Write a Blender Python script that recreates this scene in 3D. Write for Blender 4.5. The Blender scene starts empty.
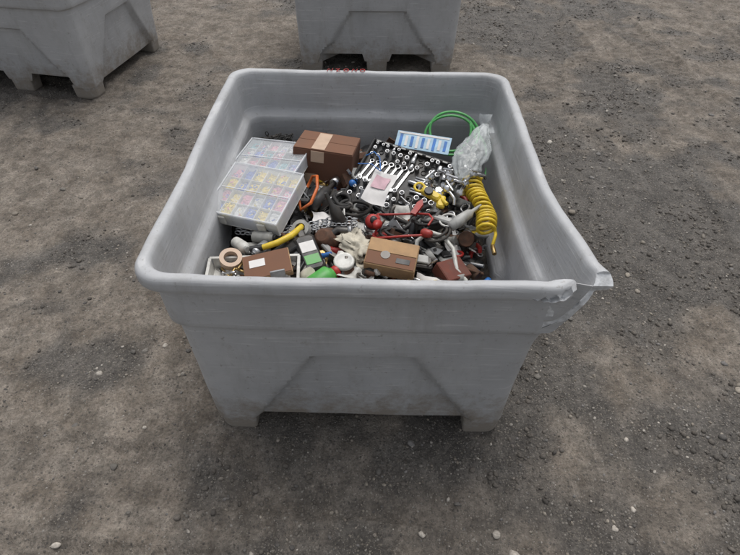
import bpy, math, random
import numpy as np
from mathutils import Matrix, Vector, Euler, noise as mn
R=math.radians
random.seed(7); rng=np.random.default_rng(11)
scene=bpy.context.scene
col=scene.collection
ZG=-.052   # ground level (world)

# ------------------------------------------------------------ numpy noise
def vn(x,y,seed=0):
    xi=np.floor(x).astype(np.int64); yi=np.floor(y).astype(np.int64)
    fx=x-xi; fy=y-yi
    fx=fx*fx*(3-2*fx); fy=fy*fy*(3-2*fy)
    def h(a,b):
        n=(a*374761393+b*668265263+seed*974634777)&0xffffffff
        n=((n^(n>>13))*1274126177)&0xffffffff
        n=n^(n>>16)
        return (n&0xffff)/65535.0
    a=h(xi,yi);b=h(xi+1,yi);c=h(xi,yi+1);d=h(xi+1,yi+1)
    return (a*(1-fx)+b*fx)*(1-fy)+(c*(1-fx)+d*fx)*fy
def fbm(x,y,o=4,seed=0):
    s=0;a=.5;t=0
    for i in range(o):
        s=s+a*vn(x*2**i+17.3*i,y*2**i-9.1*i,seed+i); t+=a; a*=.5
    return s/t
def sst(t):
    t=np.clip(t,0,1); return t*t*(3-2*t)

# ------------------------------------------------------------ materials
def nodes(name):
    m=bpy.data.materials.new(name); m.use_nodes=True
    nt=m.node_tree; b=nt.nodes['Principled BSDF']
    return m,nt,b
def N(nt,t,**k):
    n=nt.nodes.new(t)
    for a,v in k.items():
        if a in n.inputs.keys(): n.inputs[a].default_value=v
        else: setattr(n,a,v)
    return n
_mc={}
def mat(name,c,rough=.5,metal=0.,alpha=1.,var=.25,scale=30,dirt=.25,bump=.1,spec=.5):
    if name in _mc: return _mc[name]
    m,nt,b=nodes(name); L=nt.links.new
    tc=N(nt,'ShaderNodeTexCoord')
    n1=N(nt,'ShaderNodeTexNoise'); n1.inputs['Scale'].default_value=scale; n1.inputs['Detail'].default_value=3
    L(tc.outputs['Object'],n1.inputs['Vector'])
    r1=N(nt,'ShaderNodeMapRange'); r1.inputs[1].default_value=.3; r1.inputs[2].default_value=.7
    r1.inputs[3].default_value=1-var; r1.inputs[4].default_value=1+var*.6
    L(n1.outputs['Fac'],r1.inputs[0])
    mx=N(nt,'ShaderNodeMix',data_type='RGBA',blend_type='MULTIPLY'); mx.inputs[0].default_value=1
    mx.inputs[6].default_value=(*c,1); L(r1.outputs[0],mx.inputs[7])
    last=mx.outputs[2]
    if dirt>0:
        n2=N(nt,'ShaderNodeTexNoise'); n2.inputs['Scale'].default_value=scale*.35; n2.inputs['Detail'].default_value=5; n2.inputs['Roughness'].default_value=.7
        L(tc.outputs['Object'],n2.inputs['Vector'])
        r2=N(nt,'ShaderNodeMapRange'); r2.inputs[1].default_value=.48; r2.inputs[2].default_value=.68
        r2.inputs[3].default_value=0; r2.inputs[4].default_value=dirt*1.6
        L(n2.outputs['Fac'],r2.inputs[0])
        m2=N(nt,'ShaderNodeMix',data_type='RGBA'); m2.inputs[7].default_value=(.10,.08,.06,1)
        L(r2.outputs[0],m2.inputs[0]); L(last,m2.inputs[6]); last=m2.outputs[2]
    L(last,b.inputs['Base Color'])
    rr=N(nt,'ShaderNodeMath',operation='MULTIPLY_ADD'); rr.inputs[1].default_value=.35; rr.inputs[2].default_value=max(rough-.15,.02)
    L(n1.outputs['Fac'],rr.inputs[0]); L(rr.outputs[0],b.inputs['Roughness'])
    b.inputs['Metallic'].default_value=metal; b.inputs['Alpha'].default_value=alpha
    b.inputs['Specular IOR Level'].default_value=spec
    if bump:
        bp=N(nt,'ShaderNodeBump'); bp.inputs['Strength'].default_value=bump*2; bp.inputs['Distance'].default_value=.002
        L(n1.outputs['Fac'],bp.inputs['Height']); L(bp.outputs[0],b.inputs['Normal'])
    _mc[name]=m; return m

BLK=mat('black_plastic',(.016,.016,.017),.45)
BLK2=mat('black_rubber',(.022,.021,.02),.7)
DKM=mat('dark_steel',(.10,.095,.09),.4,.8)
SIL=mat('chrome_steel',(.62,.62,.62),.25,1.,dirt=.2)
GALV=mat('galvanised_steel',(.42,.43,.44),.45,.9)
RUST=mat('rusty_steel',(.11,.055,.034),.8,.2,var=.5,scale=50)
BRS=mat('brass_fitting',(.40,.28,.12),.4,.9)
WHT=mat('white_plastic',(.62,.61,.57),.45,dirt=.3)
CRM=mat('cream_cloth',(.52,.48,.39),.85,dirt=.45)
RED=mat('red_plastic',(.36,.02,.015),.4)
ORG=mat('orange_plastic',(.55,.12,.02),.4)
YEL=mat('yellow_plastic',(.70,.50,.03),.4,dirt=.2)
GRN=mat('green_plastic',(.06,.30,.05),.4)
HGRN=mat('green_hose_rubber',(.10,.42,.12),.35,dirt=.1)
BLU=mat('blue_plastic',(.03,.16,.48),.4)
LBL=mat('light_blue_print',(.38,.55,.68),.5,dirt=.1)
GRY=mat('grey_plastic',(.36,.36,.34),.45)
CARD=mat('brown_cardboard',(.125,.055,.032),.85,var=.12,scale=12,dirt=.12)
CARDT=mat('brown_cardboard_flap',(.175,.085,.05),.85,var=.12,scale=12,dirt=.12)
TAPE=mat('beige_tape',(.50,.36,.26),.5,dirt=.05,var=.1)
TAN=mat('tan_cardboard',(.40,.25,.13),.85,var=.15,dirt=.2)
PAPER=mat('white_paper',(.70,.68,.66),.8,dirt=.1,var=.08)
PINK=mat('pink_print',(.60,.40,.44),.7,dirt=.05)
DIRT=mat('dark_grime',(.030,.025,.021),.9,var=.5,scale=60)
CLRW=mat('clear_case_wall',(.78,.80,.82),.3,0,.55,var=.05,dirt=.0,bump=0)
CLR=mat('clear_case_plastic',(.80,.82,.84),.22,0,.24,var=.05,dirt=.0,bump=0)
CLR2=mat('clear_bag_plastic',(.72,.76,.76),.22,0,.36,var=.1,dirt=0,bump=.3,scale=60)
TUBEC=mat('clear_tube',(.50,.50,.46),.25,0,1,dirt=.2)
REDMARK=mat('red_marker',(.45,.03,.03),.6,dirt=0)
TORN=mat('torn_plastic',(.58,.59,.60),.6,dirt=.15,var=.25,scale=80,bump=.4)

# bin plastic
def bin_mat():
    m,nt,b=nodes('grey_bin_plastic'); L=nt.links.new
    tc=N(nt,'ShaderNodeTexCoord')
    sep=N(nt,'ShaderNodeSeparateXYZ'); L(tc.outputs['Object'],sep.inputs[0])
    n1=N(nt,'ShaderNodeTexNoise'); n1.inputs['Scale'].default_value=3; n1.inputs['Detail'].default_value=5; n1.inputs['Roughness'].default_value=.7
    L(tc.outputs['Object'],n1.inputs['Vector'])
    cr=N(nt,'ShaderNodeValToRGB'); e=cr.color_ramp.elements
    e[0].position=.3; e[0].color=(.345,.35,.36,1); e[1].position=.7; e[1].color=(.445,.45,.458,1)
    L(n1.outputs['Fac'],cr.inputs[0])
    mp=N(nt,'ShaderNodeMapping'); mp.inputs['Scale'].default_value=(5,5,110); mp.inputs['Rotation'].default_value=(.5,.3,0)
    L(tc.outputs['Object'],mp.inputs[0])
    n2=N(nt,'ShaderNodeTexNoise'); n2.inputs['Scale'].default_value=1.3; n2.inputs['Detail'].default_value=4; n2.inputs['Distortion'].default_value=.6
    L(mp.outputs[0],n2.inputs['Vector'])
    s=N(nt,'ShaderNodeMapRange'); s.inputs[1].default_value=.60; s.inputs[2].default_value=.68; s.inputs[4].default_value=.5
    L(n2.outputs['Fac'],s.inputs[0])
    mxs=N(nt,'ShaderNodeMix',data_type='RGBA'); mxs.inputs[7].default_value=(.56,.56,.56,1)
    L(s.outputs[0],mxs.inputs[0]); L(cr.outputs[0],mxs.inputs[6])
    mp3=N(nt,'ShaderNodeMapping'); mp3.inputs['Scale'].default_value=(9,9,2.4); L(tc.outputs['Object'],mp3.inputs[0])
    n3=N(nt,'ShaderNodeTexNoise'); n3.inputs['Scale'].default_value=1; n3.inputs['Detail'].default_value=6; n3.inputs['Roughness'].default_value=.78
    L(mp3.outputs[0],n3.inputs['Vector'])
    s3=N(nt,'ShaderNodeMapRange'); s3.inputs[1].default_value=.50; s3.inputs[2].default_value=.78; s3.inputs[4].default_value=.45
    L(n3.outputs['Fac'],s3.inputs[0])
    mx3=N(nt,'ShaderNodeMix',data_type='RGBA'); mx3.inputs[7].default_value=(.22,.205,.182,1)
    L(s3.outputs[0],mx3.inputs[0]); L(mxs.outputs[2],mx3.inputs[6])
    n4=N(nt,'ShaderNodeTexNoise'); n4.inputs['Scale'].default_value=14; n4.inputs['Detail'].default_value=6; n4.inputs['Roughness'].default_value=.78
    L(tc.outputs['Object'],n4.inputs['Vector'])
    zr=N(nt,'ShaderNodeMapRange'); zr.inputs[1].default_value=-.05; zr.inputs[2].default_value=.24; zr.inputs[3].default_value=.42; zr.inputs[4].default_value=-.04
    L(sep.outputs['Z'],zr.inputs[0])
    ad=N(nt,'ShaderNodeMath',operation='ADD'); L(zr.outputs[0],ad.inputs[0]); L(n4.outputs['Fac'],ad.inputs[1])
    s4=N(nt,'ShaderNodeMapRange'); s4.inputs[1].default_value=.56; s4.inputs[2].default_value=.85; s4.inputs[4].default_value=.8
    L(ad.outputs[0],s4.inputs[0])
    mx4=N(nt,'ShaderNodeMix',data_type='RGBA'); mx4.inputs[7].default_value=(.22,.185,.145,1)
    L(s4.outputs[0],mx4.inputs[0]); L(mx3.outputs[2],mx4.inputs[6])
    n5=N(nt,'ShaderNodeTexNoise'); n5.inputs['Scale'].default_value=55; n5.inputs['Detail'].default_value=4; n5.inputs['Roughness'].default_value=.7
    L(tc.outputs['Object'],n5.inputs['Vector'])
    s5=N(nt,'ShaderNodeMapRange'); s5.inputs[1].default_value=.62; s5.inputs[2].default_value=.69; s5.inputs[4].default_value=.5
    L(n5.outputs['Fac'],s5.inputs[0])
    mx5=N(nt,'ShaderNodeMix',data_type='RGBA'); mx5.inputs[7].default_value=(.19,.175,.155,1)
    L(s5.outputs[0],mx5.inputs[0]); L(mx4.outputs[2],mx5.inputs[6]); L(mx5.outputs[2],b.inputs['Base Color'])
    b.inputs['Roughness'].default_value=.52
    bp=N(nt,'ShaderNodeBump'); bp.inputs['Strength'].default_value=.35; bp.inputs['Distance'].default_value=.003
    L(n2.outputs['Fac'],bp.inputs['Height']); L(bp.outputs[0],b.inputs['Normal'])
    return m
BIN=bin_mat()

# ------------------------------------------------------------ mesh builder
def T(loc=(0,0,0),rot=(0,0,0),sc=(1,1,1)):
    return Matrix.LocRotScale(Vector(loc),Euler([R(a) for a in rot]),Vector(sc))
class MB:
    def __init__(s): s.v=[];s.f=[];s.m=[];s.sm=[];s.mats=[]
    def add(s,vs,fs,mt,M=None,smooth=False):
        o=len(s.v)
        M=M or Matrix.Identity(4)
        s.v+= [tuple(M@Vector(p)) for p in vs]
        if mt not in s.mats: s.mats.append(mt)
        k=s.mats.index(mt)
        for f in fs: s.f.append([i+o for i in f]); s.m.append(k); s.sm.append(smooth)
    def box(s,sx,sy,sz,mt,M=None,b=.0):
        b=b or min(sx,sy,sz)*.08
        x=sx/2;y=sy/2
        def lp(ix,z): 
            X=x-ix;Y=y-ix;c=b
            return [(-X+c,-Y,z),(X-c,-Y,z),(X,-Y+c,z),(X,Y-c,z),(X-c,Y,z),(-X+c,Y,z),(-X,Y-c,z),(-X,-Y+c,z)]
        vs=lp(b,0)+lp(0,b)+lp(0,sz-b)+lp(b,sz)
        fs=[list(range(7,-1,-1)),list(range(24,32))]
        for k in range(3):
            for i in range(8): fs.append([k*8+i,k*8+(i+1)%8,(k+1)*8+(i+1)%8,(k+1)*8+i])
        s.add(vs,fs,mt,M)
    def cyl(s,r,h,mt,M=None,n=14,r2=None,c=0.):
        r2=r if r2 is None else r2
        c=c or min(r,h)*.1
        pr=[(max(r-c,1e-4),0),(r,c),(r2,h-c),(max(r2-c,1e-4),h)]
        s.lathe(pr,mt,M,n)
    def lathe(s,pr,mt,M=None,n=16,smooth=True):
        vs=[];fs=[]
        for r,z in pr:
            for i in range(n):
                a=2*math.pi*i/n; vs.append((r*math.cos(a),r*math.sin(a),z))
        for k in range(len(pr)-1):
            for i in range(n): fs.append([k*n+i,k*n+(i+1)%n,(k+1)*n+(i+1)%n,(k+1)*n+i])
        s.add(vs,fs,mt,M,smooth)
        s.add(vs[:n],[list(range(n-1,-1,-1))],mt,M); s.add(vs[-n:],[list(range(n))],mt,M)
    def tube(s,path,r,mt,M=None,n=8,closed=False):
        P=[Vector(p) for p in path]; m=len(P); vs=[];fs=[]
        up=Vector((0,0,1)); rs=r if isinstance(r,(list,tuple)) else [r]*m
        pn=None
        for i in range(m):
            if closed: t=(P[(i+1)%m]-P[i-1])
            else: t=P[min(i+1,m-1)]-P[max(i-1,0)]
            if t.length<1e-9: t=Vector((1,0,0))
            t.normalize()
            if pn is None:
                u=up if abs(t.dot(up))<.9 else Vector((1,0,0)); nn=t.cross(u).normalized()
            else:
                nn=pn-t*pn.dot(t); nn.normalize()
            pn=nn; bb=t.cross(nn)
            for j in range(n):
                a=2*math.pi*j/n; vs.append(tuple(P[i]+rs[i]*(math.cos(a)*nn+math.sin(a)*bb)))
        for i in range(m if closed else m-1):
            for j in range(n):
                k=(i+1)%m; fs.append([i*n+j,i*n+(j+1)%n,k*n+(j+1)%n,k*n+j])
        s.add(vs,fs,mt,M,True)
        if not closed:
            s.add(vs[:n],[list(range(n-1,-1,-1))],mt,M); s.add(vs[-n:],[list(range(n))],mt,M)
    def prism(s,poly,h,mt,M=None):
        n=len(poly); vs=[(x,y,0) for x,y in poly]+[(x,y,h) for x,y in poly]
        fs=[list(range(n-1,-1,-1)),list(range(n,2*n))]+[[i,(i+1)%n,n+(i+1)%n,n+i] for i in range(n)]
        s.add(vs,fs,mt,M)
    def ring(s,R0,r,mt,M=None,n=16,k=8,sy=1.):
        s.tube([(R0*math.cos(2*math.pi*i/n),sy*R0*math.sin(2*math.pi*i/n),0) for i in range(n)],r,mt,M,k,True)
    def ball(s,r,mt,M=None,n=14,k=9,jit=0.,seed=0):
        vs=[];fs=[]
        for i in range(k+1):
            a=math.pi*i/k
            for j in range(n):
                b=2*math.pi*j/n; p=Vector((math.sin(a)*math.cos(b),math.sin(a)*math.sin(b),-math.cos(a)))
                q=1+jit*mn.noise(p*1.9+Vector((seed*3.1,seed,0)))*2+jit*.6*mn.noise(p*5+Vector((seed,0,2)))*2
                vs.append(tuple(p*r*q))
        for i in range(k):
            for j in range(n): fs.append([i*n+j,i*n+(j+1)%n,(i+1)*n+(j+1)%n,(i+1)*n+j])
        s.add(vs,fs,mt,M,True)
    def sheet(s,w,h,mt,M=None,amp=.01,fr=18,seed=0,n=18):
        vs=[];fs=[]
        for i in range(n+1):
            for j in range(n+1):
                x=(i/n-.5)*w;y=(j/n-.5)*h
                d=mn.noise_vector(Vector((x*fr+seed*7.7,y*fr,seed)))
                vs.append((x+d.x*amp,y+d.y*amp,d.z*amp*1.6))
        for i in range(n):
            for j in range(n): a=i*(n+1)+j; fs.append([a,a+n+1,a+n+2,a+1])
        s.add(vs,fs,mt,M,True)
    def make(s,name,M=None,parent=None):
        me=bpy.data.meshes.new(name); me.from_pydata(s.v,[],s.f)
        for x in s.mats: me.materials.append(x)
        me.polygons.foreach_set('material_index',s.m); me.polygons.foreach_set('use_smooth',s.sm); me.update()
        o=bpy.data.objects.new(name,me); col.objects.link(o)
        if M is not None: o.matrix_world=M
        if parent: o.parent=parent
        return o

# ------------------------------------------------------------ PLASTIC BINS
A0,B0,HR=.575,.645,.749
ZB=.020     # underside of body (local)
def bin_mesh(damage):
    outer=[]
    for i in range(36):
        t=i/35; outer.append((.070-.020*t,ZB+(.528-ZB)*t))
    outer+=[(.046,.533),(.037,.537),(.034,.543),(.0335,.56),(.032,.60),(.031,.64),(.030,.67),(.029,.690),(.026,.697),(.012,.699),(.004,.702),(.001,.708),(0,.716),(0,.732),(.002,.741),(.007,.747),(.013,.749),
            (.022,.749),(.029,.747),(.034,.742),(.037,.733),(.039,.71),(.041,.68),(.043,.64),(.045,.60),(.048,.588),(.056,.577),(.066,.568),(.071,.558),(.072,.54)]
    inner=[]
    for i in range(1,22):
        t=i/21; inner.append((.072+.024*t,.54-(.54-.10)*t))
    prof=outer+inner
    ns,nc=56,9
    loops=[];vs=[]
    for li,(off,z) in enumerate(prof):
        a=A0-off;b=B0-off
        r=.085-off*.45
        pts=[]
        for q in range(4):
            sx,sy=[(1,-1),(1,1),(-1,1),(-1,-1)][q]
            cx,cy=sx*(a-r),sy*(b-r); a0=[-90,0,90,180][q]
            for k in range(nc+1):
                an=R(a0+90*k/nc); pts.append([cx+r*math.cos(an),cy+r*math.sin(an)])
            nx=[(1,1),(-1,1),(-1,-1),(1,-1)][q]
            p0=pts[-1]; 
            an=R(a0+90); p1=[nx[0]*(a-r)+r*math.cos(an),nx[1]*(b-r)+r*math.sin(an)]
            for k in range(1,ns): 
                t=k/ns; pts.append([p0[0]+(p1[0]-p0[0])*t,p0[1]+(p1[1]-p0[1])*t])
        for (x,y) in pts:
            zz=z
            if z<.5:
                fx=abs(x)/a; fy=abs(y)/b
                if fy>=fx: u=x-.012; wt,wb=.155,.375
                else: u=y; wt,wb=.20,.44
                tt=(z-ZB)/.37
                w=wb+(wt-wb)*max(min(tt,1.2),0)
                d=min((w-abs(u))*.85,.400-z)
                q=float(sst(np.array(d/.016)))*.028
                if fy>=fx: y-=math.copysign(q,y)
                else: x-=math.copysign(q,x)
                if fx>fy and z<.17:
                    ms=float(sst(np.array((.175-abs(abs(u)-.265))/.02)))
                    zz+=.06*ms*max(0,1-(z-ZB)/.15)
            nz=mn.noise(Vector((x*2.2,y*2.2,z*2.5+5)))
            n2=mn.noise(Vector((x*9,y*9,z*9)))
            rr=math.hypot(x,y)
            k_=1+(nz*.008+n2*.0018)/rr
            zz2=zz+ (0.007*mn.noise(Vector((x*3.1,y*3.1,9)))+.0025*mn.noise(Vector((x*14,y*14,3))) if z>.5 else 0)
            vs.append((x*k_,y*k_,zz2))
        loops.append(len(pts))
    n=loops[0]; fs=[]
    L=len(prof)
    for k in range(L-1):
        for i in range(n): fs.append([k*n+i,k*n+(i+1)%n,(k+1)*n+(i+1)%n,(k+1)*n+i])
    c0=len(vs); vs.append((0,0,ZB+.01)); c1=len(vs); vs.append((0,0,.10))
    for i in range(n):
        fs.append([c0,(i+1)%n,i]); fs.append([c1,(L-1)*n+i,(L-1)*n+(i+1)%n])
    me=bpy.data.meshes.new('bin_shell'); me.from_pydata(vs,[],fs); me.materials.append(BIN)
    if damage:
        me.materials.append(TORN)
        o=bpy.data.objects.new('tmp',me); col.objects.link(o)
        def cutter(poly,axis,lo,hi):
            m2=MB(); n=len(poly)
            if axis=='x': v=[(lo,p,q) for p,q in poly]+[(hi,p,q) for p,q in poly]
            else: v=[(p,lo,q) for p,q in poly]+[(p,hi,q) for p,q in poly]
            f=[list(range(n-1,-1,-1)),list(range(n,2*n))]+[[i,(i+1)%n,n+(i+1)%n,n+i] for i in range(n)]
            m2.add(v,f,TORN); c=m2.make('cut')
            import bmesh
            bm=bmesh.new(); bm.from_mesh(c.data); bmesh.ops.recalc_face_normals(bm,faces=bm.faces); bm.to_mesh(c.data); bm.free()
            return c
        up=[(.425,.700),(.445,.712),(.455,.708),(.472,.722),(.482,.718),(.498,.731),(.510,.726),(.524,.741),(.535,.737),(.548,.760)]
        cs=[cutter([(-.607,.82),(-.605,.745),(-.615,.72),(-.602,.695),(-.611,.66),(-.603,.63),(-.610,.60),(-.603,.550),(-.597,.60),(-.588,.63),(-.594,.66),(-.574,.695),(-.580,.72),(-.556,.742),(-.552,.82)],'x',.505,.72),
            cutter(up+[(x+.006+.012*(x-.425)/.12,z-.008-.010*(x-.425)/.12) for x,z in up[::-1]],'y',-.70,-.622)]
        for c in cs:
            md=o.modifiers.new('b','BOOLEAN'); md.operation='DIFFERENCE'; md.object=c; md.solver='EXACT'
            try: md.material_mode='TRANSFER'
            except Exception: pass
        dg=bpy.context.evaluated_depsgraph_get()
        me2=bpy.data.meshes.new_from_object(o.evaluated_get(dg))
        for c in cs: bpy.data.objects.remove(c)
        bpy.data.objects.remove(o)
        me=me2
        for v in me.vertices:
            x,y,z=v.co
            if x>.35 and z>.40:
                wz=float(sst(np.array((z-.42)/.33)))
                if y>-.5985:
                    w=float(sst(np.array(1-(y+.6)/.42)))*wz
                    e_=max(0,min(1,(-.52-y)/.07))
                    v.co.x+=.056*w+.024*e_*wz; v.co.y-=.030*w; v.co.z+=.002*w+.008*e_*wz
                elif x>.38:
                    w=float(sst(np.array((x-.36)/.2)))*wz
                    lo=.018*max(0,(x-.43)/.13) if z<.70+.33*(x-.425) else 0
                    v.co.y-=.010*w+lo*wz*.8; v.co.z+=.004*w; v.co.x-=.012*w
    for p in me.polygons: p.use_smooth=True
    try: me.set_sharp_from_angle(angle=R(38))
    except Exception as e: print(e)
    me.update()
    return me
def foot(mb,cx,cy,sx,sy,ro=None):
    v=[];prof=[(ZG-.010,-.006),(ZG+.004,-.001),(ZB+.012,.004)]
    n=0
    for z,g in prof:
        X=sx/2+g;Y=sy/2+g; n=0
        for qx,qy,a0 in ((1,-1,-90),(1,1,0),(-1,1,90),(-1,-1,180)):
            r=.05 if ro==(qx,qy) else .010
            for k in range(6):
                an=R(a0+18*k); v.append((cx+qx*(X-r)+r*math.cos(an),cy+qy*(Y-r)+r*math.sin(an),z)); n+=1
    f=[list(range(n-1,-1,-1)),list(range(2*n,3*n))]
    for k in range(2):
        for i in range(n): f.append([k*n+i,k*n+(i+1)%n,k*n+n+(i+1)%n,k*n+n+i])
    mb.add(v,f,BIN)
M_dam=bin_mesh(True); M_ok=bin_mesh(False)
def make_bin(loc,rz,me):
    e=bpy.data.objects.new('plastic_bin',None); col.objects.link(e)
    s=bpy.data.objects.new('shell',me); col.objects.link(s); s.parent=e
    mb=MB(); X=A0-.070-.007;Y=B0-.070-.007
    for sx in (-1,1):
        for sy in (-1,1): foot(mb,sx*(X-.066),sy*(Y-.075),.132,.15,(sx,sy))
        foot(mb,sx*(X-.072),0,.10,.15)
    foot(mb,0,0,.12,.15)
    f=mb.make('feet',parent=e)
    e.location=loc; e.rotation_euler=(0,0,R(rz)); return e
bin1=make_bin((-.024,1.590,0),-.6,M_dam)
bin2=make_bin((.028,4.60,0),90.5,M_ok)
bin3=make_bin((-2.41,4.19,0),90-10.5,M_ok)
mb=MB()
def stroke(p): mb.tube([(a,B0-.020+b,.7525) for a,b in p],.0016,REDMARK,None,5)
x=-.17
for k in range(5):
    if k in(0,3): stroke([(x,-.012),(x+.004,.012),(x+.018,-.012),(x+.022,.012)])
    elif k==1: stroke([(x,.010),(x+.016,.012),(x+.004,-.012),(x+.02,-.011)])
    else: stroke([(x+.01+.01*math.cos(a/2),.011*math.sin(a/2)) for a in range(13)])
    x+=.034
mb.make('marker_writing',parent=bin1)

# ------------------------------------------------------------ JUNK
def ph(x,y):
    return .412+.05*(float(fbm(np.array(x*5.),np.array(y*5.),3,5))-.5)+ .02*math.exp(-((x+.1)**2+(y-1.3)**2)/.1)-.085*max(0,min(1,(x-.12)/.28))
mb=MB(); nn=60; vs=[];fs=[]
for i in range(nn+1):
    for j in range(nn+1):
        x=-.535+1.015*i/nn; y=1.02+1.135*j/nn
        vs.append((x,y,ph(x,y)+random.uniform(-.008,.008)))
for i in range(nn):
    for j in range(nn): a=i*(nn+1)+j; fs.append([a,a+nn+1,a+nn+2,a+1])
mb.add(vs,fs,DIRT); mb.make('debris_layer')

def wrench(mb,mt,L,M):
    w=L*.055
    mb.box(L*.75,w*1.3,w*.6,mt,M@T((0,0,0)))
    mb.ring(w*1.4,w*.55,mt,M@T((L*.44,0,w*.3)),14,6)
    a=[]
    for k in range(9):
        an=R(50+260*k/8); a.append((1.9*w*math.cos(an),1.9*w*math.sin(an)))
    b=[(x*.55,y*.55) for x,y in a[::-1]]
    mb.prism(a+b,w*.8,mt,M@T((-L*.44,0,-w*.1),(0,0,165)))
def screwdriver(mb,mt,L,M):
    mb.lathe([(.003,-L*.5),(.010,-L*.49),(.014,-L*.42),(.013,-L*.2),(.009,-L*.1),(.013,-L*.07),(.012,-L*.04),(.004,-L*.035)],mt,M@T(rot=(0,90,0)),8)
    mb.cyl(.0032,L*.55,SIL,M@T((-L*.05,0,0),(0,90,0)),8)
def pliers(mb,mt,L,M):
    for s in (-1,1):
        p=[(-L*.5,s*L*.16,0),(-L*.3,s*L*.15,0),(-L*.1,s*L*.07,0),(L*.12,s*-.0,0)]
        mb.tube(p,[.007,.009,.008,.006],mt,M,8)
        mb.prism([(L*.10,s*.014),(L*.2,s*.016),(L*.36,s*.006),(L*.36,s*.001),(L*.1,s*.001)][::s],.008,DKM,M@T((0,0,-.004)))
    mb.cyl(.012,.014,DKM,M@T((L*.12,0,-.007)),10)
def elbow(mb,mt,r,M):
    p=[(0,-r*3,0)]+[(r*1.6*(1-math.cos(R(a))),r*1.6*math.sin(R(a)),0) for a in range(0,91,15)]+[(r*4,r*1.6,0)]
    mb.tube(p,r,mt,M,12)
    mb.cyl(r*1.3,r*.9,mt,M@T((0,-r*3,0),(-90,0,0)),12); mb.cyl(r*1.3,r*.9,mt,M@T((r*3.2,r*1.6,0),(0,90,0)),12)
def bolt(mb,mt,r,L,M):
    mb.cyl(r,L,mt,M@T(rot=(0,90,0)),8); mb.cyl(r*1.9,r*1.3,mt,M@T((0,0,0),(0,-90,0)),6,c=.0004)
def bracket(mb,mt,s,M):
    mb.box(s,s*.35,s*.05,mt,M); mb.box(s*.05,s*.35,s*.6,mt,M@T((s*.5,0,s*.05)))
    mb.cyl(s*.08,s*.07,BLK,M@T((-s*.2,0,0)),10)
def can(mb,mt,r,h,M,cap=None):
    mb.lathe([(r*.9,0),(r,r*.06),(r,h*.86),(r*.93,h*.9),(r*.6,h*.96),(r*.55,h)],mt,M,18)
    mb.cyl(r*.55,h*.14,cap or BLK,M@T((0,0,h)),14)
def gun(mb,mt,s,M):
    mb.lathe([(s*.05,0),(s*.12,s*.03),(s*.14,s*.3),(s*.11,s*.62),(s*.05,s*.72),(s*.035,s*.95),(s*.03,s)],mt,M@T((0,0,0),(0,90,0)),14)
    mb.box(s*.16,s*.12,s*.5,mt,M@T((s*.16,0,-.05*s),(0,200,0)),b=s*.03)
    mb.box(s*.22,s*.14,s*.10,BLK,M@T((s*.08,0,-.55*s),(0,20,0)),b=s*.02)
def cable(mb,mt,r,L,M,seed,loops=2):
    P=[]
    for i in range(60):
        a=i/60*2*math.pi*loops; rr=L*(.7+.25*mn.noise(Vector((i*.09,seed,0)))+.15*math.sin(a/loops))
        P.append((rr*math.cos(a),rr*math.sin(a)*.7,r+.012*mn.noise(Vector((i*.12,seed,4)))+.008*(i/60)))
    mb.tube(P,r,mt,M,7)
def chain(mb,mt,P,s):
    P=[Vector(p) for p in P]; k=0
    seg=[(P[i],P[i+1]) for i in range(len(P)-1)]
    for a,b in seg:
        n=max(1,int((b-a).length/(s*1.5)))
        q=(b-a).to_track_quat('X','Z').to_matrix().to_4x4()
        for j in range(n):
            c=a.lerp(b,(j+.5)/n); k+=1
            mb.ring(s,s*.26,mt,Matrix.Translation(c)@q@T(rot=(90*(k%2)+random.uniform(-20,20),0,0),sc=(1,.62,1)),12,6)

mb=MB()
dark=[BLK,BLK,BLK2,DKM,DKM,BLK,RUST,GALV]
mid=[GALV,SIL,DKM,RUST,BRS,GRY,SIL]
acc=[RED,WHT,GRY,YEL,BLU,ORG,CRM,GRN,WHT,WHT,TAN]
def pick():
    q=random.random()
    return random.choice(dark if q<.52 else mid if q<.86 else acc)
for i in range(640):
    s=random.uniform(.05,.19)
    x=random.uniform(-.51+s*.5,.450-s*.5); y=random.uniform(1.05+s*.5,2.12-s*.5)
    z=ph(x,y)+random.uniform(.0,.045)
    M=T((x,y,z),(random.gauss(0,24),random.gauss(0,24),random.uniform(0,360)))
    k=random.random(); m_=pick()
    if k<.11: wrench(mb,random.choice([SIL,SIL,DKM,GALV]),s*1.2,M)
    elif k<.19: screwdriver(mb,random.choice([RED,BLK,YEL,BLK,ORG,BLU,BLK]),s*1.3,M)
    elif k<.26: pliers(mb,random.choice([RED,BLK,BLU,BLK,BLK]),s*1.2,M)
    elif k<.38: elbow(mb,random.choice([GALV,BRS,RUST,GRY,BLK,DKM]),s*.12,M)
    elif k<.50: bolt(mb,random.choice([SIL,GALV,RUST,DKM]),s*.06,s*.6,M)
    elif k<.63: bracket(mb,random.choice([GALV,RUST,DKM,SIL,WHT]),s*.7,M)
    elif k<.70: can(mb,m_,s*.2,s*.7,M@T(rot=(80,0,0)),random.choice([BLK,RED,WHT]))
    elif k<.80: 
        mb.box(s*.8,s*.5,s*.25,m_,M,b=s*.05); mb.box(s*.5,s*.3,s*.08,random.choice([BLK,GRY,DKM]),M@T((0,0,s*.25)),b=s*.02)
    elif k<.84: cable(mb,random.choice([BLK,BLK2,BLK,GRY,BLK2]),.0035,s*.5,M,i,2)
    elif k<.90: gun(mb,random.choice([BLK,GRY,DKM,BLK]),s,M@T(rot=(90,0,0)))
    elif k<.96: mb.sheet(s*.7,s*.5,random.choice([WHT,PAPER,CRM,BLK]),M@T((0,0,.015)),.014,26,i,10)
    else: mb.ring(s*.25,s*.07,random.choice([BLK,DKM,RED,GALV,RUST]),M@T((0,0,.01)),18,8)
mb.make('assorted_hardware_pile')

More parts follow.
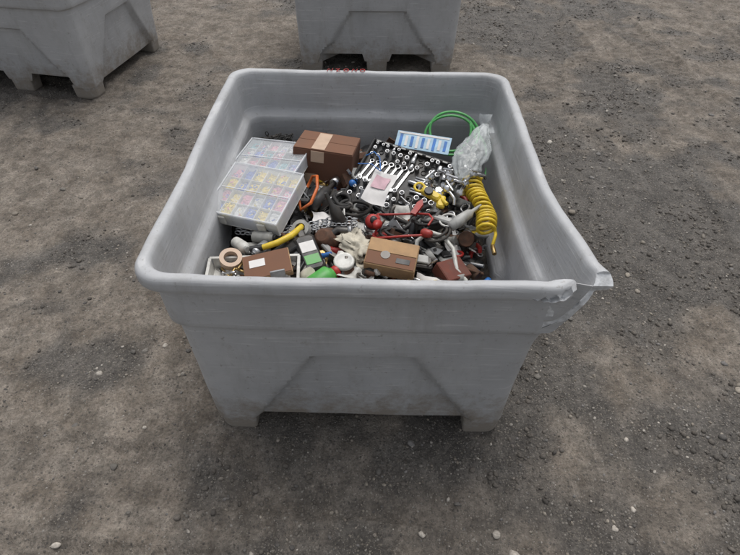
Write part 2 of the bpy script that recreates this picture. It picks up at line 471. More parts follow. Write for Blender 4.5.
# cardboard box with tape
mb=MB()
w,d,h=.235,.165,.17
mb.box(w,d,h,CARD,None,b=.003)
mb.box(w-.004,d*.5-.003,.002,CARDT,T((0,-d*.25,h+.001)),b=.0005); mb.box(w-.004,d*.5-.003,.002,CARDT,T((0,d*.25,h+.001)),b=.0005)
mb.box(.052,d*.9,.0015,TAPE,T((-.02,-.004,h+.0035)),b=.0003); mb.box(.052,.0015,.045,TAPE,T((-.02,-d/2-.0012,h-.048)),b=.0003)
mb.box(.05,.001,.04,TAPE,T((-.045,-d/2-.001,.03)),b=.0003)
mb.make('cardboard_box',T((-.185,1.885,.425),(-6,3,-10)))

# organizer cases
def organizer(name,w,d,h,M,seed,pal):
    rs=random.Random(seed); mb=MB()
    e=.0025
    mb.box(w,d,e,WHT,T((0,0,0)),b=.0008)
    for sx in (-1,1):
        mb.box(e,d-.001,h-e*2,CLRW,T((sx*(w/2-e),0,e)),b=.0005); mb.box(w-4*e,e,h-e*2,CLRW,T((0,sx*(d/2-e),e)),b=.0005)
    nx,ny=6,4
    cw=(w-.012)/nx;cd=(d-.012)/ny
    for i in range(1,nx): mb.box(.0022,d-.014,h*.84,P5,T((-w/2+.006+i*cw,0,.004)),b=.0004)
    for j in range(1,ny): mb.box(w-.014,.0022,h*.82,P5,T((0,-d/2+.006+j*cd,.004)),b=.0004)
    for i in range(nx):
        for j in range(ny):
            m_=rs.choice(pal); cx=-w/2+.006+(i+.5)*cw; cy=-d/2+.006+(j+.5)*cd
            hh=h*rs.uniform(.55,.72)
            mb.box(cw-.005,cd-.005,hh,m_,T((cx,cy,.004)),b=.004)
            for k in range(18):
                s=rs.uniform(.004,.007)
                px=cx+rs.uniform(-1,1)*(cw/2-.009);py=cy+rs.uniform(-1,1)*(cd/2-.009);pz=hh+.003+rs.uniform(0,.003)
                mm=m_ if rs.random()<.72 else rs.choice(pal)
                if rs.random()<.5: mb.cyl(s*.5,s*2.2,mm,T((px,py,pz),(90,0,rs.uniform(0,360))),6)
                else: mb.ring(s,s*.35,mm,T((px,py,pz),(rs.uniform(-20,20),0,0)),8,5)
    mb.box(w+.004,d+.004,.003,CLR,T((0,0,h-.002)),b=.001)
    for sx in (-1,1):
        mb.box(.005,d+.002,.0045,CLRW,T((sx*(w/2-.001),0,h+.0015)),b=.001); mb.box(w-.012,.005,.0045,CLRW,T((0,sx*(d/2-.001),h+.0015)),b=.001)
        mb.box(.03,.008,h*.6,WHT,T((sx*w*.28,-d/2-.005,h*.25)),b=.002)
    mb.box(w*.96,.004,.002,CLRW,T((0,0,h+.002)),b=.0005)
    return mb.make(name,M)
P1=mat('pastel_yellow_parts',(.75,.58,.08),.5,dirt=0);P2=mat('pastel_red_parts',(.55,.06,.05),.5,dirt=0);P3=mat('pastel_blue_parts',(.05,.14,.50),.5,dirt=0)
P4=mat('pastel_pink_parts',(.68,.27,.36),.5,dirt=0);P5=mat('pale_parts',(.66,.66,.64),.5,dirt=0);P7=mat('teal_parts',(.12,.36,.40),.5,dirt=0);P8=mat('dark_parts',(.10,.10,.11),.5,dirt=0)
organizer('parts_organizer_case',.265,.225,.05,T((-.385,1.825,.520),(5,-4,-17)),3,[P5,P2,P5,P8,P3,P4,P7])
organizer('parts_organizer_case',.275,.240,.058,T((-.400,1.580,.530),(13,-2,-19)),8,[P5,P3,P1,P3,P1,P4,P1,P5,P1,P3])

# socket set
mb=MB()
w,d=.36,.32
mb.box(w,d,.028,BLK,None,b=.008)
for sx in (-1,1):
    mb.box(.010,d,.018,BLK,T((sx*(w/2-.006),0,.027)),b=.003); mb.box(w-.022,.010,.018,BLK,T((0,sx*(d/2-.006),.027)),b=.003)
rs=random.Random(5)
for r_,(yy,n_,rad,hh) in enumerate([(.138,14,.0085,.022),(.112,12,.011,.026),(.083,12,.010,.024),(-.045,11,.0115,.028),(-.080,12,.010,.022),(-.118,9,.014,.030)]):
    for i in range(n_):
        x=-w/2+.028+(w-.056)*i/(n_-1)+rs.uniform(-.002,.002)
        rr=rad*(.75+.4*i/n_)
        if rs.random()<.25: 
            mb.ring(rr,.0015,BLK2,T((x,yy,.030)),10,5); continue
        if rs.random()<.25: 
            mb.lathe([(rr*.8,0),(rr,.002),(rr,hh*.9),(rr*.8,hh)],SIL,T((x,yy-.01,.036),(-90,0,rs.uniform(-10,10))),10); continue
        mb.lathe([(rr,0),(rr,hh*.9),(rr*.9,hh),(rr*.6,hh),(rr*.55,hh*.6)],SIL,T((x,yy,.028)),10)
for k in range(7): wrench(mb,SIL,.10+.006*k,T((-.15+.026*k,.018,.030),(0,0,80)))
mb.lathe([(.006,0),(.009,.01),(.008,.08),(.005,.09),(.005,.13)],SIL,T((.03,.02,.038),(0,90,0)),10); mb.cyl(.018,.016,SIL,T((.155,.02,.030)),14)
for k in range(4): mb.cyl(.005,.09,SIL,T((.05,.037+.012*k if k<2 else -.004-.012*(k-2),.036),(0,90,0)),8)
for k in range(9): mb.box(.02,.006,.003,GRY,T((-.15+.035*k,d/2-.012,.046)),b=.0006)
for k in range(3): mb.cyl(.006,.05,BLK,T((-.13+k*.11,d/2+.004,.018),(0,90,0)),8)
mb.make('socket_set_case',T((.110,1.765,.475),(22,5,-24)))

mb=MB()
mb.box(.22,.075,.003,LBL,None,b=.001)
for k in range(9): mb.box(.011,.045+.01*(k%3==0),.0012,PAPER if k%2 else BLU,T((-.09+k*.0225,-.004,.0035)),b=.0003)
mb.box(.205,.008,.001,PAPER,T((0,.030,.0035)),b=.0003)
mb.make('printed_tool_card',T((.205,1.935,.580),(32,0,-16)))
mb=MB()
mb.sheet(.085,.13,PAPER,None,.010,16,3,14)
mb.sheet(.055,.05,PINK,T((0,.02,.005)),.010,16,3,8)
mb.tube([(-.02,.06,.01),(-.04,.10,.03),(-.075,.13,.01),(-.10,.11,.0)],.0022,BLU,None,6)
mb.tube([(-.02,.06,.01),(-.06,.07,.02),(-.11,.06,.01)],.0022,BLU,None,6)
mb.make('blister_pack',T((.030,1.625,.575),(22,6,-22)))

# green hose
mb=MB(); P=[]
for i in range(90):
    a=i/90*2*math.pi*2.1
    P.append((.095*math.cos(a)*(1+.2*math.sin(i*.05)),.055*math.sin(a)+.02*(i/90),.065*math.sin(a)+.025*(i/90)))
P+=[(.14,.0,-.02),(.16,-.06,-.07),(.15,-.12,-.10)]
mb.tube(P,.0055,HGRN,None,8)
mb.make('green_air_hose',T((.335,2.045,.545),(0,0,-6)))

# plastic bag
mb=MB(); vs=[];fs=[];n=54;k=40
for i in range(k+1):
    t=i/k; rad=.008+.056*math.sin(math.pi*min(1,(t*.92+.05)))**.8*(1-.45*t)
    for j in range(n):
        a=2*math.pi*j/n; q=1+.35*mn.noise(Vector((math.cos(a)*2,math.sin(a)*2,t*5)))+.42*abs(mn.noise(Vector((math.cos(a)*6,math.sin(a)*6,t*6+3))))+.16*mn.noise(Vector((math.cos(a)*14,math.sin(a)*14,t*14)))
        vs.append((rad*q*math.cos(a)+.03*t*t,t*.31,.55*rad*q*math.sin(a)+.03))
for i in range(k):
    for j in range(n): fs.append([i*n+j,i*n+(j+1)%n,(i+1)*n+(j+1)%n,(i+1)*n+j])
mb.add(vs,fs,CLR2,None,True)
for q in range(60): bolt(mb,random.choice([SIL,GALV,WHT,GRY,DKM]),.003,.026,T((random.uniform(-.03,.03),random.uniform(.03,.20),.012+random.uniform(0,.025)),(random.uniform(0,90),random.uniform(0,90),random.uniform(0,360))))
mb.sheet(.05,.08,CLR2,T((.03,.32,.03),(25,0,0)),.02,30,8,18)
mb.make('plastic_bag',T((.345,1.71,.53),(14,0,-16)))

# yellow coil hose
mb=MB(); P=[]
nt_=14
for i in range(nt_*16):
    a=i/16*2*math.pi; tt=i/(nt_*16); q=1+.10*math.sin(tt*9)
    P.append((.030*q*math.cos(a)+.012*math.sin(tt*5),-.13+.27*tt+.007*math.sin(tt*14),.028*q*math.sin(a)))
P=[(.02,-.17,-.03),(.03,-.145,0)]+P+[(.03,.15,.0),(-.02,.19,-.02)]
mb.tube(P,.0058,YEL,None,8)
mb.cyl(.008,.04,BRS,T((.02,-.17,-.03),(90,0,0)),10)
mb.make('yellow_coiled_air_hose',T((.395,1.590,.525),(6,0,2)))

mb=MB()
for (x,y,a) in ((0,0,0),(.06,-.01,60),(.03,.05,130),(-.04,.04,220),(.09,.04,20),(-.02,-.04,300)):
    M=T((x,y,random.uniform(0,.03)),(random.uniform(-30,30),20,a))
    mb.lathe([(.018,0),(.018,.008),(.009,.012),(.009,.03),(.014,.036),(.014,.05),(.006,.056)],SIL,M,12)
    mb.tube([(0,0,.03),(.02,0,.045),(.05,0,.045),(.065,0,.03)],.006,SIL,M,8)
    mb.box(.05,.009,.006,SIL,M@T((.0,0,.056)),b=.002)
mb.make('chrome_tap_fittings',T((.27,1.67,.525)))
mb=MB()
mb.box(.075,.03,.028,YEL,T(rot=(0,0,-35)),b=.006); mb.box(.03,.05,.02,YEL,T((.035,-.03,.0),(0,0,-10)),b=.005)
mb.cyl(.016,.012,BLK,T((-.01,.0,.028)),14); mb.cyl(.007,.05,YEL,T((.03,-.01,.01),(70,0,30)),10); mb.ring(.018,.005,YEL,T((-.04,.03,.015)),14,6)
mb.make('yellow_pipe_cutter',T((.215,1.615,.545),(20,0,0)))

mb=MB(); gun(mb,GRY,.15,T(rot=(90,0,0))); mb.ring(.03,.004,WHT,T((.02,.03,0)),14,6)
mb.make('grey_spray_gun',T((.275,1.475,.515),(0,-12,38)))
mb=MB()
mb.tube([(-.05,-.02,-.03),(-.03,.03,.01),(.02,.06,.02),(.06,.03,.02),(.08,-.03,.01),(.075,-.10,-.02),(.10,-.14,-.04)],.0075,TUBEC,None,10)
mb.make('clear_plastic_tube',T((.195,1.40,.485),(0,0,10)))
mb=MB()
P=[(.10*math.cos(a*.35)+.03*math.sin(a*.9),.075*math.sin(a*.35),.015+.012*math.sin(a)) for a in range(17)]
mb.tube(P,.0042,RED,None,8)
mb.lathe([(.004,0),(.014,.004),(.018,.012),(.015,.03),(.008,.05),(.002,.052)],RED,T((-.075,.0,.02),(60,-15,0)),14)
mb.lathe([(.004,0),(.013,.004),(.016,.012),(.013,.04),(.002,.044)],RED,T((.075,-.045,.02),(70,15,40)),14)
mb.prism([(-.01,0),(.01,0),(.016,.05),(.004,.07),(-.008,.05)],.012,RED,T((.05,.05,.02),(20,0,-30)))
mb.make('red_battery_clamp_lead',T((.10,1.485,.500)))
mb=MB()
mb.lathe([(.006,0),(.022,.004),(.027,.014),(.026,.022),(.018,.032),(.014,.033)],RED,None,20); mb.ring(.026,.004,BLK,T((0,0,.010)),20,6)
mb.lathe([(.012,.030),(.013,.040),(.008,.044),(.002,.045)],BLK,None,14); mb.cyl(.010,.05,SIL,T((0,0,-.045)),12)
mb.make('red_valve_knob',T((.005,1.505,.508),(35,10,0)))

mb=MB()
mb.box(.165,.11,.055,TAN,None,b=.002)
mb.box(.16,.05,.0015,CARDT,T((0,-.027,.056)),b=.0003); mb.box(.16,.052,.0015,TAN,T((0,.027,.0562)),b=.0003)
mb.cyl(.016,.001,DKM,T((-.02,-.01,.058)),16); mb.box(.045,.02,.0012,BLK,T((.04,-.025,.058)),b=.0003)
mb.make('small_tan_carton',T((.070,1.330,.472),(11,3,-12)))
mb=MB()
RB=mat('red_brown_box_card',(.15,.045,.03),.8,dirt=.4)
mb.box(.10,.08,.05,RB,T((0,0,0),(0,0,10)),b=.003); mb.box(.09,.012,.03,RUST,T((.08,0,.0),(0,12,-15)),b=.002); mb.cyl(.02,.05,RUST,T((.09,.03,0),(80,0,20)),14)
mb.make('red_brown_parts_box',T((.265,1.320,.425),(14,12,22)))

# white tray at front left with flat brown box, tape rolls
mb=MB()
w,d,h=.27,.13,.04
mb.box(w,d,.004,WHT,None,b=.001)
for sx in (-1,1):
    mb.box(.004,d,h,WHT,T((sx*w/2,0,.002),(0,sx*8,0)),b=.001); mb.box(w,.004,h,WHT,T((0,sx*d/2,.002),(-sx*8,0,0)),b=.001)
    mb.box(w+.02,.010,.004,WHT,T((0,sx*(d/2+.008),h)),b=.001); mb.box(.010,d+.012,.004,WHT,T((sx*(w/2+.008),0,h)),b=.001)
for k in range(40): bolt(mb,random.choice([SIL,BRS,RUST,BLK,WHT]),.004,.04,T((random.uniform(-.11,.11),random.uniform(-.05,.05),.02+random.uniform(0,.02)),(0,random.uniform(-20,20),random.uniform(0,360))))
mb.make('white_plastic_tray',T((-.370,1.240,.470),(3,0,4)))
mb=MB()
mb.box(.15,.10,.022,TAN,None,b=.002); mb.box(.146,.096,.0012,CARDT,T((0,0,.0226)),b=.0003); mb.box(.05,.03,.001,PAPER,T((-.03,.01,.0242)),b=.0003)
mb.make('flat_brown_carton',T((-.325,1.265,.507),(9,-6,14)))
for p,r_,m_,s_ in (((-.450,1.295,.508),(14,10,0),TAPE,1.),((-.235,1.46,.505),(30,-20,0),GRY,.9)):
    mb=MB()
    pr=[(.036*s_,0),(.036*s_,.024),(.022*s_,.024),(.022*s_,0),(.036*s_,0)]
    n=24;vs=[];fs=[]
    for rr,zz in pr[:4]:
        for i in range(n): vs.append((rr*math.cos(6.2832*i/n),rr*math.sin(6.2832*i/n),zz))
    for k in range(4):
        for i in range(n): fs.append([k*n+i,k*n+(i+1)%n,((k+1)%4)*n+(i+1)%n,((k+1)%4)*n+i])
    mb.add(vs,fs,m_); mb.make('tape_roll',T(p,r_))
for (p,r_,s_,m_) in (((-.455,1.40,.500),(75,0,40),.8,WHT),((-.40,1.43,.500),(80,0,75),.8,GRY),((-.35,1.385,.505),(85,0,-30),.7,GALV)):
    mb=MB(); can(mb,m_,.024*s_,.095*s_,T(),GRY if m_ is WHT else BLK); mb.make('white_bottle' if m_ is WHT else 'small_grey_can',T(p,r_))
mb=MB()
mb.tube([(-.07,-.05,0),(-.02,-.035,.01),(.02,-.005,.015),(.045,.04,.01),(.05,.07,.0)],[.010,.011,.011,.011,.009],YEL,None,10)
mb.tube([(-.07,-.05,0),(-.11,-.055,-.005)],.012,BLK,None,10)
mb.make('yellow_tool_handle',T((-.285,1.400,.52)))
mb=MB()
mb.box(.07,.14,.05,BLK,None,b=.008); mb.box(.05,.035,.002,GRN,T((0,-.03,.05)),b=.0005); mb.box(.05,.04,.002,PAPER,T((0,.02,.05)),b=.0005); mb.box(.03,.05,.03,BLK,T((0,.08,.005)),b=.006)
mb.make('tool_battery_pack',T((-.205,1.35,.470),(18,0,24)))
mb=MB()
mb.ball(.045,CRM,T(sc=(1,1.35,.5)),30,20,.42,3)
mb.sheet(.09,.07,CRM,T((.01,-.06,.0),(20,0,10)),.022,30,4,22)
mb.sheet(.07,.06,CRM,T((-.02,.05,.01),(-20,0,40)),.02,30,9,20)
mb.make('crumpled_cream_bag',T((-.045,1.375,.505),(10,5,28)))
mb=MB(); mb.lathe([(.030,0),(.034,.004),(.034,.014),(.029,.018),(.025,.015),(.002,.015)],WHT,None,24)
mb.make('white_jar_lid',T((-.085,1.30,.500),(12,0,0)))
mb=MB()
mb.lathe([(.02,0),(.045,.006),(.05,.02),(.04,.035),(.03,.06),(.02,.065)],RUST,None,18); mb.tube([(0,0,.03),(.05,.02,.035),(.09,.01,.02)],.014,DKM,None,12); mb.cyl(.02,.012,GALV,T((.085,.011,.02),(0,90,0)),14)
for k in range(6): mb.cyl(.005,.01,SIL,T((.038*math.cos(k*1.05),.038*math.sin(k*1.05),.02)),6)
mb.make('rusty_pump_casting',T((-.145,1.45,.460),(25,-20,0)))
mb=MB()
for o_ in range(3):
    chain(mb,GALV,[(-.47,1.50-.018*o_,.490),(-.36,1.475-.02*o_,.505),(-.25,1.49-.02*o_,.50),(-.14,1.545-.018*o_,.495),(-.05,1.55-.02*o_,.49)],.011)
mb.make('steel_chain')
mb=MB()
for k in range(9):
    P=[(-.43+random.uniform(-.07,.10),2.03+random.uniform(-.07,.06),.49+random.uniform(0,.05)) for _ in range(6)]
    chain(mb,BLK2,P,.010)
mb.make('black_chain')
mb=MB(); P=[(-.24,1.70,.53),(-.22,1.73,.56),(-.20,1.70,.58),(-.195,1.64,.57),(-.215,1.58,.545),(-.25,1.56,.53),(-.26,1.60,.54)]
mb.tube(P,.006,ORG,T((0,0,-.01)),8); mb.make('orange_extension_cord')
mb=MB(); gun(mb,BLK,.19,T(rot=(90,0,0))); mb.cyl(.018,.03,SIL,T((.175,0,0),(0,90,0)),14); mb.box(.06,.05,.03,ORG,T((.06,0,-.02)),b=.008)
mb.make('power_drill',T((-.22,1.60,.500),(0,0,65)))
mb=MB()
for k in range(3): cable(mb,BLK2,.005,.06+.01*k,T((random.uniform(-.1,.1),random.uniform(-.05,.05),.0+.006*k),(random.uniform(-10,10),random.uniform(-10,10),k*40)),k+40,2)
mb.make('black_cable_bundle',T((.17,1.49,.490)))
mb=MB()
for k in range(3): cable(mb,BLK2,.007,.07,T((random.uniform(-.05,.05),random.uniform(-.03,.03),.006*k),(8,4,k*50)),k+90,2)
mb.make('black_rubber_hose',T((-.08,1.66,.470)))

# ------------------------------------------------------------ GROUND
def tracks(x,y):
    out=np.zeros_like(x); rut=np.zeros_like(x)
    def one(d,s,w,dep,tr,mask):
        nonlocal out,rut
        d=d+.04*(fbm(s*1.3,s*0+w*40,2,63)-.5)
        ad=np.abs(d); wob=.4+1.1*vn(s*1.6,s*0+3,9)
        inn=1-sst((ad-w*.75)/(w*.35))
        ridge=np.exp(-((ad-w*1.10)/.022)**2)
        tread=np.clip(np.sin(2*math.pi*(s/.075+ad*7))*2.5,-1,1)*.5+.5
        brk=sst((fbm(s*1.5,d*5,3,21)-.40)*6)
        out+=mask*(-dep*inn*wob+dep*.9*ridge*(.25+vn(s*7,d*14,4))*wob+tr*tread*inn*brk)
        rut+=mask*inn*(.35+.65*brk)*(.75+.25*tread)
    one(y-(.80-.12*x+.04*np.sin(x*1.3)),x,.105,.012,.007,1)
    one(y-(.47-.10*x+.04*np.sin(x*1.1+.5)),x,.10,.012,.007,1)
    one(x-(1.50+.14*np.sin(y*.6)+.04*y),y,.12,.013,.008,1)
    one(x-(2.15+.18*np.sin(y*.5+.4)+.02*y),y,.14,.016,.010,1)
    one(x-(3.1+.1*np.sin(y*.4)),y,.15,.016,.010,1)
    one(x-(1.1+.25*(y-3)),y,.11,.010,.007,sst((y-2.4)*2))
    ml=sst((-x-.75)*3)
    one(y-(2.62-.10*x+.08*np.sin(x*2)),x,.12,.010,.006,ml)
    one(y-(3.28-.20*x),x,.14,.010,.005,ml)
    return out,np.clip(rut,0,1)
def gh(x,y):
    t,rut=tracks(x,y)
    rough=(.30+1.1*fbm(x*.9,y*.9,3,77))*(1-.65*rut)
    far=1/(1+((x/12)**2+(y/12)**2))
    h=.036*(fbm(x*.8,y*.8,3,1)-.5)+.024*(fbm(x*4.5,y*4.5,4,2)-.5)*rough+.016*(fbm(x*20,y*20,3,3)-.5)*rough+.008*(vn(x*70,y*70,6)-.5)*rough
    dx=np.maximum(np.abs(x+.024)-.55,0);dy=np.maximum(np.abs(y-1.588)-.62,0)
    nb=sst(1-np.hypot(dx,dy)/.25)
    return ZG+h*(1-.6*nb)+t*(1-nb)*far-.002, rut*(1-nb)
def axis(lo,hi,st,far):
    c=list(np.arange(lo,hi,st)); g=st; p=c[-1]
    while p<far: g*=1.13; p+=g; c.append(p)
    g=st;p=lo;pre=[]
    while p>-far: g*=1.13; p-=g; pre.append(p)
    return np.array(pre[::-1]+c)
xs=axis(-3.6,3.6,.012,110.); ys=axis(.15,6.2,.013,110.)
X,Y=np.meshgrid(xs,ys,indexing='ij'); Z,RT=gh(X,Y)
nx,ny=X.shape
me=bpy.data.meshes.new('ground')
me.vertices.add(nx*ny); me.vertices.foreach_set('co',np.stack([X,Y,Z],-1).astype(np.float32).ravel())
idx=np.arange(nx*ny).reshape(nx,ny)
q=np.stack([idx[:-1,:-1],idx[1:,:-1],idx[1:,1:],idx[:-1,1:]],-1).reshape(-1,4)
me.loops.add(q.size); me.loops.foreach_set('vertex_index',q.ravel().astype(np.int32))
me.polygons.add(len(q)); me.polygons.foreach_set('loop_start',(np.arange(len(q))*4).astype(np.int32))
me.polygons.foreach_set('use_smooth',np.ones(len(q),bool)); me.update(calc_edges=True)
def wetf(x,y):
    wx=x+.25*(fbm(x*2,y*2,3,91)-.5); wy=y+.25*(fbm(x*2,y*2,3,92)-.5)
    n=fbm(wx*.8+3,wy*.8,4,31)
    n2=fbm(wx*4,wy*4,4,37)
    b=n*.60+n2*.40
    band=np.exp(-((x-1.1)/.5)**2)*np.exp(-((y-1.5)/.9)**2)*.12+np.exp(-((y-.98)/.2)**2)*np.exp(-(x/1.1)**2)*.04+np.exp(-((x+1.3)/.5)**2)*np.exp(-((y-1.6)/.8)**2)*.09
    return sst((b+band-.455)/.12)
WT=wetf(X,Y)
a=me.attributes.new('wet','FLOAT','POINT'); a.data.foreach_set('value',WT.astype(np.float32).ravel())
a=me.attributes.new('rut','FLOAT','POINT'); a.data.foreach_set('value',RT.astype(np.float32).ravel())
cl=fbm(X*14,Y*14,4,71)*.5+fbm(X*45,Y*45,2,72)*.5
a=me.attributes.new('clod','FLOAT','POINT'); a.data.foreach_set('value',cl.astype(np.float32).ravel())
def ground_mat():
    m,nt,b=nodes('packed_dirt_gravel'); L=nt.links.new
    tc=N(nt,'ShaderNodeTexCoord'); V=tc.outputs['Object']
    def noise(sc,det=4,ro=.6):
        n=N(nt,'ShaderNodeTexNoise',noise_dimensions='2D'); n.inputs['Scale'].default_value=sc; n.inputs['Detail'].default_value=det; n.inputs['Roughness'].default_value=ro; L(V,n.inputs['Vector']); return n.outputs['Fac']
    def mr(s,a,b_,c,d):
        n=N(nt,'ShaderNodeMapRange'); L(s,n.inputs[0])
        for i,v in enumerate((a,b_,c,d)): n.inputs[i+1].default_value=v
        return n.outputs[0]
    def mix(f,a,b_,bt='MIX'):
        n=N(nt,'ShaderNodeMix',data_type='RGBA',blend_type=bt)
        for k,s in ((0,f),(6,a),(7,b_)):
            if isinstance(s,tuple): n.inputs[k].default_value=(*s,1)
            elif isinstance(s,(int,float)): n.inputs[k].default_value=s
            else: L(s,n.inputs[k])
        return n.outputs[2]
    def math_(op,a,b_):
        n=N(nt,'ShaderNodeMath',operation=op)
        for k,s in ((0,a),(1,b_)):
            if isinstance(s,(int,float)): n.inputs[k].default_value=s
            else: L(s,n.inputs[k])
        return n.outputs[0]
    at=lambda k:(lambda n:(setattr(n,'attribute_name',k),n.outputs['Fac'])[1])(N(nt,'ShaderNodeAttribute'))
    wet=at('wet'); rut=at('rut'); cl=at('clod')
    n5=noise(6,5,.75); n60=noise(75,4,.8)
    dry=mix(mr(n5,.35,.65,0,1),(.178,.150,.122),(.265,.232,.196))
    wetc=mix(mr(n5,.35,.65,0,1),(.082,.074,.066),(.140,.127,.113))
    c=mix(wet,dry,wetc)
    c=mix(math_('MULTIPLY',rut,.45),c,(.128,.112,.096))
    c=mix(1.0,c,mr(cl,.36,.66,.72,1.18),'MULTIPLY')
    c=mix(1.0,c,mr(n60,.3,.7,.62,1.34),'MULTIPLY')
    hs=[]
    for sc,th,seed in ((85,.38,0),(210,.44,1)):
        mp=N(nt,'ShaderNodeMapping'); mp.inputs['Location'].default_value=(seed*3.3,seed*1.7,0); L(V,mp.inputs[0])
        vo=N(nt,'ShaderNodeTexVoronoi',voronoi_dimensions='2D'); vo.inputs['Scale'].default_value=sc; L(mp.outputs[0],vo.inputs['Vector'])
        sp=N(nt,'ShaderNodeSeparateColor'); L(vo.outputs['Color'],sp.inputs[0])
        pres=mr(math_('ADD',sp.outputs[0],math_('MULTIPLY',wet,.25)),.78,.84,0,1)
        shp=mr(vo.outputs['Distance'],th,th*.7,0,1)
        f=math_('MULTIPLY',pres,shp)
        cr=N(nt,'ShaderNodeValToRGB'); L(sp.outputs[1],cr.inputs[0]); e=cr.color_ramp.elements
        e[0].color=(.07,.065,.06,1); e[1].color=(.34,.32,.29,1); x=e.new(.5); x.color=(.135,.122,.108,1); x=e.new(.85); x.color=(.23,.205,.17,1)
        c=mix(math_('MULTIPLY',f,.8),c,cr.outputs[0])
        hs.append(math_('MULTIPLY',math_('MULTIPLY',f,mr(vo.outputs['Distance'],0,th,1,.3)),.8))
    L(c,b.inputs['Base Color'])
    L(mr(wet,0,1,.9,.58),b.inputs['Roughness']); b.inputs['Specular IOR Level'].default_value=.3
    h=math_('ADD',hs[0],math_('MULTIPLY',n60,1.9))
    bp=N(nt,'ShaderNodeBump'); bp.inputs['Strength'].default_value=.9; bp.inputs['Distance'].default_value=.006
    L(h,bp.inputs['Height']); L(bp.outputs[0],b.inputs['Normal'])
    return m
me.materials.append(ground_mat())
g=bpy.data.objects.new('ground',me); col.objects.link(g)

def ico(sub):
    import bmesh
    bm=bmesh.new(); bmesh.ops.create_icosphere(bm,subdivisions=sub,radius=1)
    bm.verts.ensure_lookup_table()
    v=np.array([p.co[:] for p in bm.verts]); f=np.array([[q.index for q in p.verts] for p in bm.faces]); bm.free(); return v,f
VV=[];FF=[];CC=[];off=0
PAL=np.array([[.10,.092,.084],[.15,.137,.12],[.21,.185,.155],[.26,.23,.19],[.13,.12,.108],[.19,.165,.135],[.36,.33,.29],[.17,.16,.15]])
DPAL=np.array([[.085,.074,.062],[.10,.088,.075],[.12,.105,.09],[.075,.066,.057]])
def stones(n,sub,rmin,rmax,pw,places=None,area=(-3.8,3.8,.2,6.5),clods=False):
    global off
    bv,bf=ico(sub)
    if places is None:
        m_=6 if clods else 3
        x=rng.uniform(area[0],area[1],n*m_); y=rng.uniform(area[2],area[3],n*m_)
        wt=wetf(x,y)
        if clods: pr=wt*sst((fbm(x*3.5,y*3.5,3,155)-.50)*7)
        else: pr=.10+.9*wt*(.3+1.1*fbm(x*2.5,y*2.5,3,55))
        keep=rng.random(n*m_)<pr
        ins=(np.abs(x+.024)<.42)&(np.abs(y-1.588)<.5)
        keep&=~ins; x=x[keep][:n];y=y[keep][:n]
        r=rmin*(rmax/rmin)**(rng.random(len(x))**pw)
    else:
        x=np.array([p[0] for p in places]);y=np.array([p[1] for p in places]);r=np.array([p[2] for p in places])
    z,_=gh(x,y)
    for i in range(len(x)):
        v=bv.copy(); sc=rng.uniform(.6,1.25,3)*np.array([1,1,.62]); v=v*sc
        v*=(1+.28*(rng.random((len(v),1))-.5)) if sub==1 else (1+.18*np.sin(v@rng.normal(0,2.2,3)+rng.random()*6)[:,None]+.10*np.sin(v@rng.normal(0,4,3))[:,None])
        a=rng.random()*6.28; ca,sa=math.cos(a),math.sin(a)
        v=v@np.array([[ca,sa,0],[-sa,ca,0],[0,0,1]])
        v=v*r[i]+np.array([x[i],y[i],z[i]+r[i]*.12])
        VV.append(v);FF.append(bf+off);off+=len(v)
        if clods: k=DPAL[rng.integers(4)]*rng.uniform(.85,1.25)
        else: k=PAL[min(7,int(rng.random()**1.25*8))]*rng.uniform(.8,1.2) if places is None else np.array([.42,.38,.33])*rng.uniform(.7,1.1)
        CC.append(np.tile(np.append(k,1),(len(v),1)))
stones(28000,1,.002,.008,1.5)
stones(9000,1,.004,.013,1.4,clods=True)
stones(1500,2,.006,.016,2.4)
stones(0,2,0,0,1,[(.445,.605,.020),(.17,.66,.011),(.40,.66,.010),(.86,.75,.011),(-.83,1.39,.013),(-.72,1.25,.011),(-.80,1.02,.009),(.78,.69,.009),(-.35,.60,.010),(.92,1.0,.012),(.80,1.55,.012),(-.95,.62,.012),(.13,.50,.010)])
V_=np.concatenate(VV);F_=np.concatenate(FF);C_=np.concatenate(CC)
me=bpy.data.meshes.new('gravel')
me.vertices.add(len(V_)); me.vertices.foreach_set('co',V_.astype(np.float32).ravel())
me.loops.add(F_.size); me.loops.foreach_set('vertex_index',F_.ravel().astype(np.int32))
me.polygons.add(len(F_)); me.polygons.foreach_set('loop_start',(np.arange(len(F_))*3).astype(np.int32))
me.update(calc_edges=True)
ca=me.color_attributes.new('scol','FLOAT_COLOR','POINT'); ca.data.foreach_set('color',C_.astype(np.float32).ravel())
m,nt,b=nodes('gravel_stone'); L=nt.links.new
at=N(nt,'ShaderNodeAttribute'); at.attribute_name='scol'
tc=N(nt,'ShaderNodeTexCoord'); n1=N(nt,'ShaderNodeTexNoise'); n1.inputs['Scale'].default_value=180; n1.inputs['Detail'].default_value=3; L(tc.outputs['Object'],n1.inputs['Vector'])
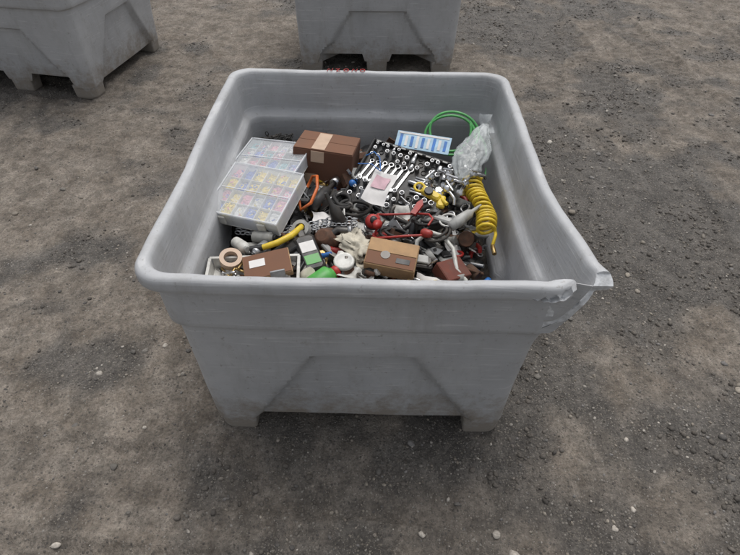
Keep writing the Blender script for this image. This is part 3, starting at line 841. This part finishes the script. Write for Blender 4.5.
r1=N(nt,'ShaderNodeMapRange'); r1.inputs[1].default_value=.3; r1.inputs[2].default_value=.7; r1.inputs[3].default_value=.7; r1.inputs[4].default_value=1.2; L(n1.outputs['Fac'],r1.inputs[0])
mx=N(nt,'ShaderNodeMix',data_type='RGBA',blend_type='MULTIPLY'); mx.inputs[0].default_value=1; L(at.outputs['Color'],mx.inputs[6]); L(r1.outputs[0],mx.inputs[7]); L(mx.outputs[2],b.inputs['Base Color'])
b.inputs['Roughness'].default_value=.8
me.materials.append(m)
o=bpy.data.objects.new('gravel',me); col.objects.link(o)

# ------------------------------------------------------------ LIGHT
AZ,EL=15,70
w=bpy.data.worlds.new('World'); scene.world=w; w.use_nodes=True
nt=w.node_tree; bg=nt.nodes['Background']
sky=nt.nodes.new('ShaderNodeTexSky'); sky.sky_type='NISHITA'; sky.sun_disc=False
sky.sun_elevation=R(EL); sky.sun_rotation=R(AZ); sky.dust_density=4; sky.air_density=1.2
hs=nt.nodes.new('ShaderNodeHueSaturation'); hs.inputs['Saturation'].default_value=.25
nt.links.new(sky.outputs[0],hs.inputs['Color']); nt.links.new(hs.outputs[0],bg.inputs['Color'])
bg.inputs['Strength'].default_value=.15
sl=bpy.data.lights.new('sun','SUN'); sl.energy=1.5; sl.angle=R(38); sl.color=(1,.98,.955)
so=bpy.data.objects.new('sun',sl); col.objects.link(so)
az=R(AZ); el=R(EL)
d=Vector((math.sin(az)*math.cos(el),math.cos(az)*math.cos(el),math.sin(el)))
so.rotation_euler=d.to_track_quat('Z','Y').to_euler(); so.location=(2,4,6)

# ------------------------------------------------------------ CAMERA
cd=bpy.data.cameras.new('camera'); cd.sensor_width=36; cd.lens=36*540/740; cd.clip_end=500; cd.clip_start=.05
co=bpy.data.objects.new('camera',cd); col.objects.link(co)
co.matrix_world=Matrix.Translation((0,0,1.68))@Matrix.Rotation(R(90-43.7),4,'X')@Matrix.Rotation(R(.7),4,'Z')
scene.camera=co
scene.view_settings.view_transform='Standard'; scene.view_settings.look='None'; scene.view_settings.exposure=0
print('done')
